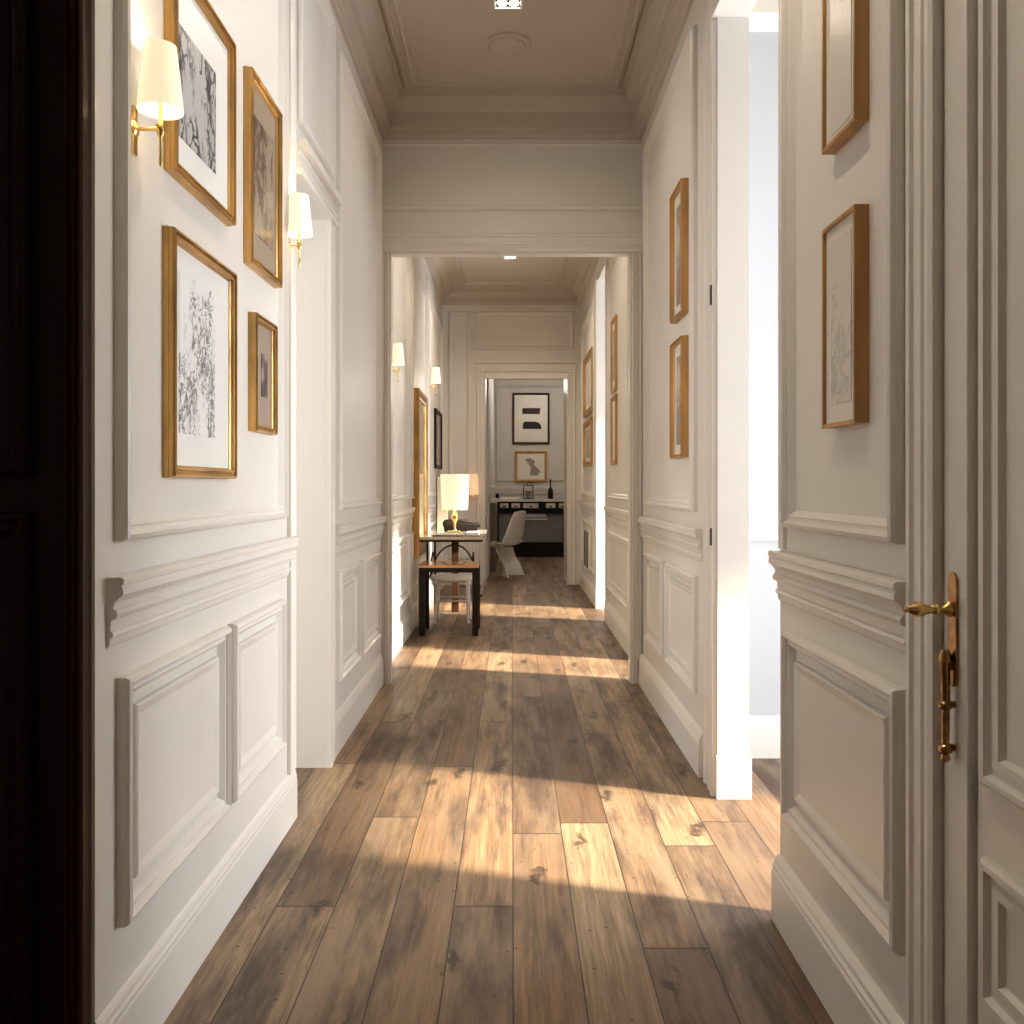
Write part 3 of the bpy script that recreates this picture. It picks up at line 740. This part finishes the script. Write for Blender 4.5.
for sx in (-1, 1):
    bm = bmesh.new()
    pts = [(sx*.20, -.10, .41)] + [(sx*(.20 - .02*t), -.10 + .24*t, .41 + .22*math.sin(t*PI*.8)) for t in [i/10 for i in range(1, 11)]]
    tube(bm, pts, .008, 8); obj('arm', bm, WALNUT, e, True)
bm = bmesh.new()
tube(bm, [(.20*math.cos(t), .05+.16*math.sin(t), .42 + .27*math.sin(t)) for t in [PI*i/16 for i in range(17)]], .008, 8)
obj('back_hoop', bm, WALNUT, e, True)

# sculptural white chair: cantilever side profile facing left
e = tag(empty('moulded_chair', (.005, 12.47, 0), math.radians(-35)), 'white one-piece moulded plastic chair with a swooping base beyond the far doorway', 'chair')
side_pts = [(-.235, .03), (-.205, .12), (-.235, .26), (-.25, .38), (-.19, .43), (-.06, .42), (.03, .44), (.075, .54), (.12, .70), (.18, .87), (.20, .90)]
def smoothpts(P, n=4):
    out = []
    for i in range(len(P)-1):
        p0 = P[max(i-1, 0)]; p1 = P[i]; p2 = P[i+1]; p3 = P[min(i+2, len(P)-1)]
        for k in range(n):
            t = k/n
            out.append(tuple(.5*((2*p1[j]) + (-p0[j]+p2[j])*t + (2*p0[j]-5*p1[j]+4*p2[j]-p3[j])*t*t + (-p0[j]+3*p1[j]-3*p2[j]+p3[j])*t**3) for j in range(2)))
    out.append(P[-1]); return out
e.scale = (.90, .90, 1.0)
# seat/back shell
sp_ = smoothpts(side_pts[3:], 5)
bm = bmesh.new(); cols = 12; grid = []
for i, (x, z) in enumerate(sp_):
    t = i/(len(sp_)-1); w = .25*(1 - .5*max(0, t-.6)/.4) ; row = []
    for j in range(cols+1):
        u = -1 + 2*j/cols
        curl = .05*abs(u)**2.5 * (1-.5*t)
        row.append(bm.verts.new((x + (-curl*1.2 if t > .45 else 0) , u*w, z + (curl if t <= .55 else 0))))
    grid.append(row)
for a, b_ in zip(grid, grid[1:]):
    for j in range(cols): bm.faces.new((a[j], a[j+1], b_[j+1], b_[j]))
o = obj('seat_shell', bm, WHITEP, e, True, 60); md = o.modifiers.new('t', 'SOLIDIFY'); md.thickness = .014
# flaring base: sweeps from the seat front down and back
bm = bmesh.new(); grid = []
bp_ = smoothpts([(-.25, .39), (-.22, .27), (-.16, .15), (-.17, .05), (-.20, .01)], 5)
for i, (x, z) in enumerate(bp_):
    t = i/(len(bp_)-1); row = []
    for j in range(17):
        u = -1 + 2*j/16
        wing = (abs(u)**1.6)*(.10 + .19*t**1.5)
        row.append(bm.verts.new((x + wing, u*(.23-.02*math.sin(t*PI)), z*(1) + .0*wing)))
    grid.append(row)
for a, b_ in zip(grid, grid[1:]):
    for j in range(16): bm.faces.new((a[j], a[j+1], b_[j+1], b_[j]))
for v in bm.verts:
    if v.co.z < .012: v.co.z = .0
o = obj('base_skirt', bm, WHITEP, e, True, 60); md = o.modifiers.new('t', 'SOLIDIFY'); md.thickness = .012

# ------------------------------------------------------------------ sideboard in the end room
q = .0176; SY = .0176*900
e = tag(empty('sideboard', (.36, SY+.3, 0)), 'black sideboard with pale drawer fronts and grey lower panel in the end room', 'sideboard')
obj('worktop', LB(-.30, 1.04, SY-.02, SY+.62, .975, 1.02, bev=.004), MARBLE, e)
bm = LB(-.28, 1.02, SY+.03, SY+.60, .76, .975); obj('carcass', bm, BLACK, e)
obj('plinth', LB(-.28, 1.02, SY+.0, SY+.60, 0, .26), BLACK, e)
obj('back_panel', LB(-.24, .98, SY+.07, SY+.10, .26, .76), STEEL, e)
for x in (-.28, .90): obj('leg', LB(x, x+(.05 if x < 0 else .12), SY, SY+.06, .26, .975), BLACK, e)
for a, b_ in ((500, 508.5), (511.5, 520), (523, 538.5), (546, 555.5), (559, 566)):
    o = obj('drawer', LB((a-512)*q, (b_-512)*q, SY-.0, SY+.03, .86, .945, bev=.012), MARBLE, e)
    cx = ((a+b_)/2-512)*q
    obj('knob', LB(cx-.03, cx+.03, SY-.02, SY-.0, .88, .90, bev=.003), BLACKM, o)
bm = LB(.0, .62, SY+.02, SY+.035, .655, .675); obj('bar_handle', bm, WHITEM, e)
for x in (.02, .58): obj('handle_post', LB(x, x+.02, SY+.035, SY+.07, .655, .675), WHITEM, e)
obj('upper_shelf', LB(.02, .60, SY+.035, SY+.07, .70, .755), simple('pale_grey_strip', (.42, .41, .40), .4), e)

# on the sideboard
e = tag(empty('wire_lantern', (.29, SY+.25, 1.02)), 'black wire lantern with a ring handle on the sideboard', 'lantern')
bm = bmesh.new(); w = .085; t = .007
for x in (-w, w):
    for y in (-w, w): box(bm, x-t, x+t, y-t, y+t, 0, .24)
for z in (.0, .12, .23):
    for s_ in (-w, w): box(bm, -w, w, s_-t, s_+t, z, z+.014); box(bm, s_-t, s_+t, -w, w, z, z+.014)
obj('cage', bm, BLACKM, e)
bm = bmesh.new(); tube(bm, [(.02+.05*math.cos(a), 0, .25+.05*math.sin(a)) for a in [PI*i/10 for i in range(11)]], .007, 8); obj('handle', bm, BLACKM, e, True)
bm = bmesh.new(); lathe(bm, [(.045, .002), (.045, .13), (.001, .135)], (0, 0, 0), 16); obj('candle', bm, STEEL, e, True)
bm = bmesh.new(); lathe(bm, [(.045, 0), (.048, .01), (.046, .16), (.02, .20), (.014, .22), (.014, .33), (.018, .33), (.018, .35), (.001, .35)], (.69, SY+.3, 1.02), 20)
e = obj('bottle', bm, BLACKM, None, True); tag(e, 'slim dark bottle on the right half of the sideboard', 'bottle')
e = obj('folded_cloth', B(-.2, .12, SY+.1, SY+.42, 1.02, 1.045, bev=.008), PAPER); tag(e, 'white folded cloth on the left of the sideboard', 'cloth')
bm = bmesh.new(); lathe(bm, [(.03, 0), (.035, .03), (.028, .09), (.001, .10)], (-.26, SY+.2, 1.02), 16)
e = obj('small_pot', bm, BLACK, None, True); tag(e, 'small black pot at the left end of the sideboard', 'pot')
bm = bmesh.new(); box(bm, -.315, -.245, 13.1, 14.9, 0, 1.0)
e = obj('low_cabinet', bm, simple('brown_lacquer', (.16, .12, .095), .5)); tag(e, 'shallow brown cabinet with pale top inside the end room on the left', 'cabinet')
obj('cabinet_top', B(-.315, -.225, 13.08, 14.92, 1.0, 1.05, bev=.004), MARBLE, e)
# sun-lit vent grille low in the back hall right wall
e = tag(empty('wall_vent', (H2-.010, 10.35, .28)), 'white wall vent with two dark slots low beyond the sunlit opening', 'vent')
obj('frame', B(-.02, 0, -.40, .40, 0, .50, bev=.003), PAINT, e)
for y in (-.26, .06): obj('slot', B(-.024, -.02, y, y+.16, .05, .45), BLACK, e)

# ------------------------------------------------------------------ daylight
W = bpy.data.worlds.new('daylight'); bpy.context.scene.world = W; W.use_nodes = True
bg = W.node_tree.nodes['Background']; bg.inputs[0].default_value = (.62, .78, 1, 1); bg.inputs[1].default_value = .8
sun = light('SUN', 'sun', (6, 0, 5), 15, (1, .86, .66), angle=math.radians(5.5))
sd = Vector((-1, .31, -.60)).normalized()
sun.rotation_euler = sd.to_track_quat('-Z', 'Y').to_euler()
for y0, y1, z0, z1 in WINS:
    a = light('AREA', 'window_daylight', (SX-.02, (y0+y1)/2, (z0+z1)/2), 0, (.88, .93, 1), shape='RECTANGLE', size=(z1-z0), size_y=(y1-y0))
    a.data.energy = (34 if y0 == 3.2 else 14)*(y1-y0)*(z1-z0)  # stronger lamp belongs to the added second window
    a.rotation_euler = (0, math.radians(90), 0)
a = light('AREA', 'window_daylight', (-2.98, 2.8, 1.7), 40, (1, .96, .90), shape='RECTANGLE', size=2.4, size_y=1.4)  # added daylight that brightens the left doorway jamb
a.rotation_euler = (0, math.radians(-90), 0)
# end room lamps
light('POINT', 'end_room_light', (.55, 14.6, 2.9), 22, (1, .9, .78), shadow_soft_size=.12)

# ------------------------------------------------------------------ camera
cam = bpy.data.cameras.new('camera'); co = bpy.data.objects.new('camera', cam); C.objects.link(co)
co.location = (0, 0, EYE); co.rotation_euler = (PI/2, 0, 0)
cam.sensor_width = 36; cam.lens = 36*900/1024; cam.shift_y = -26/1024; cam.clip_start = .05
S = bpy.context.scene; S.camera = co
S.view_settings.view_transform = 'Standard'; S.view_settings.look = 'None'; S.view_settings.gamma = 1
S.view_settings.use_curve_mapping = False
S.view_settings.exposure = 0.8
S.cycles.use_denoising = True
S.cycles.max_bounces = 8; S.cycles.diffuse_bounces = 5; S.cycles.sample_clamp_indirect = 6
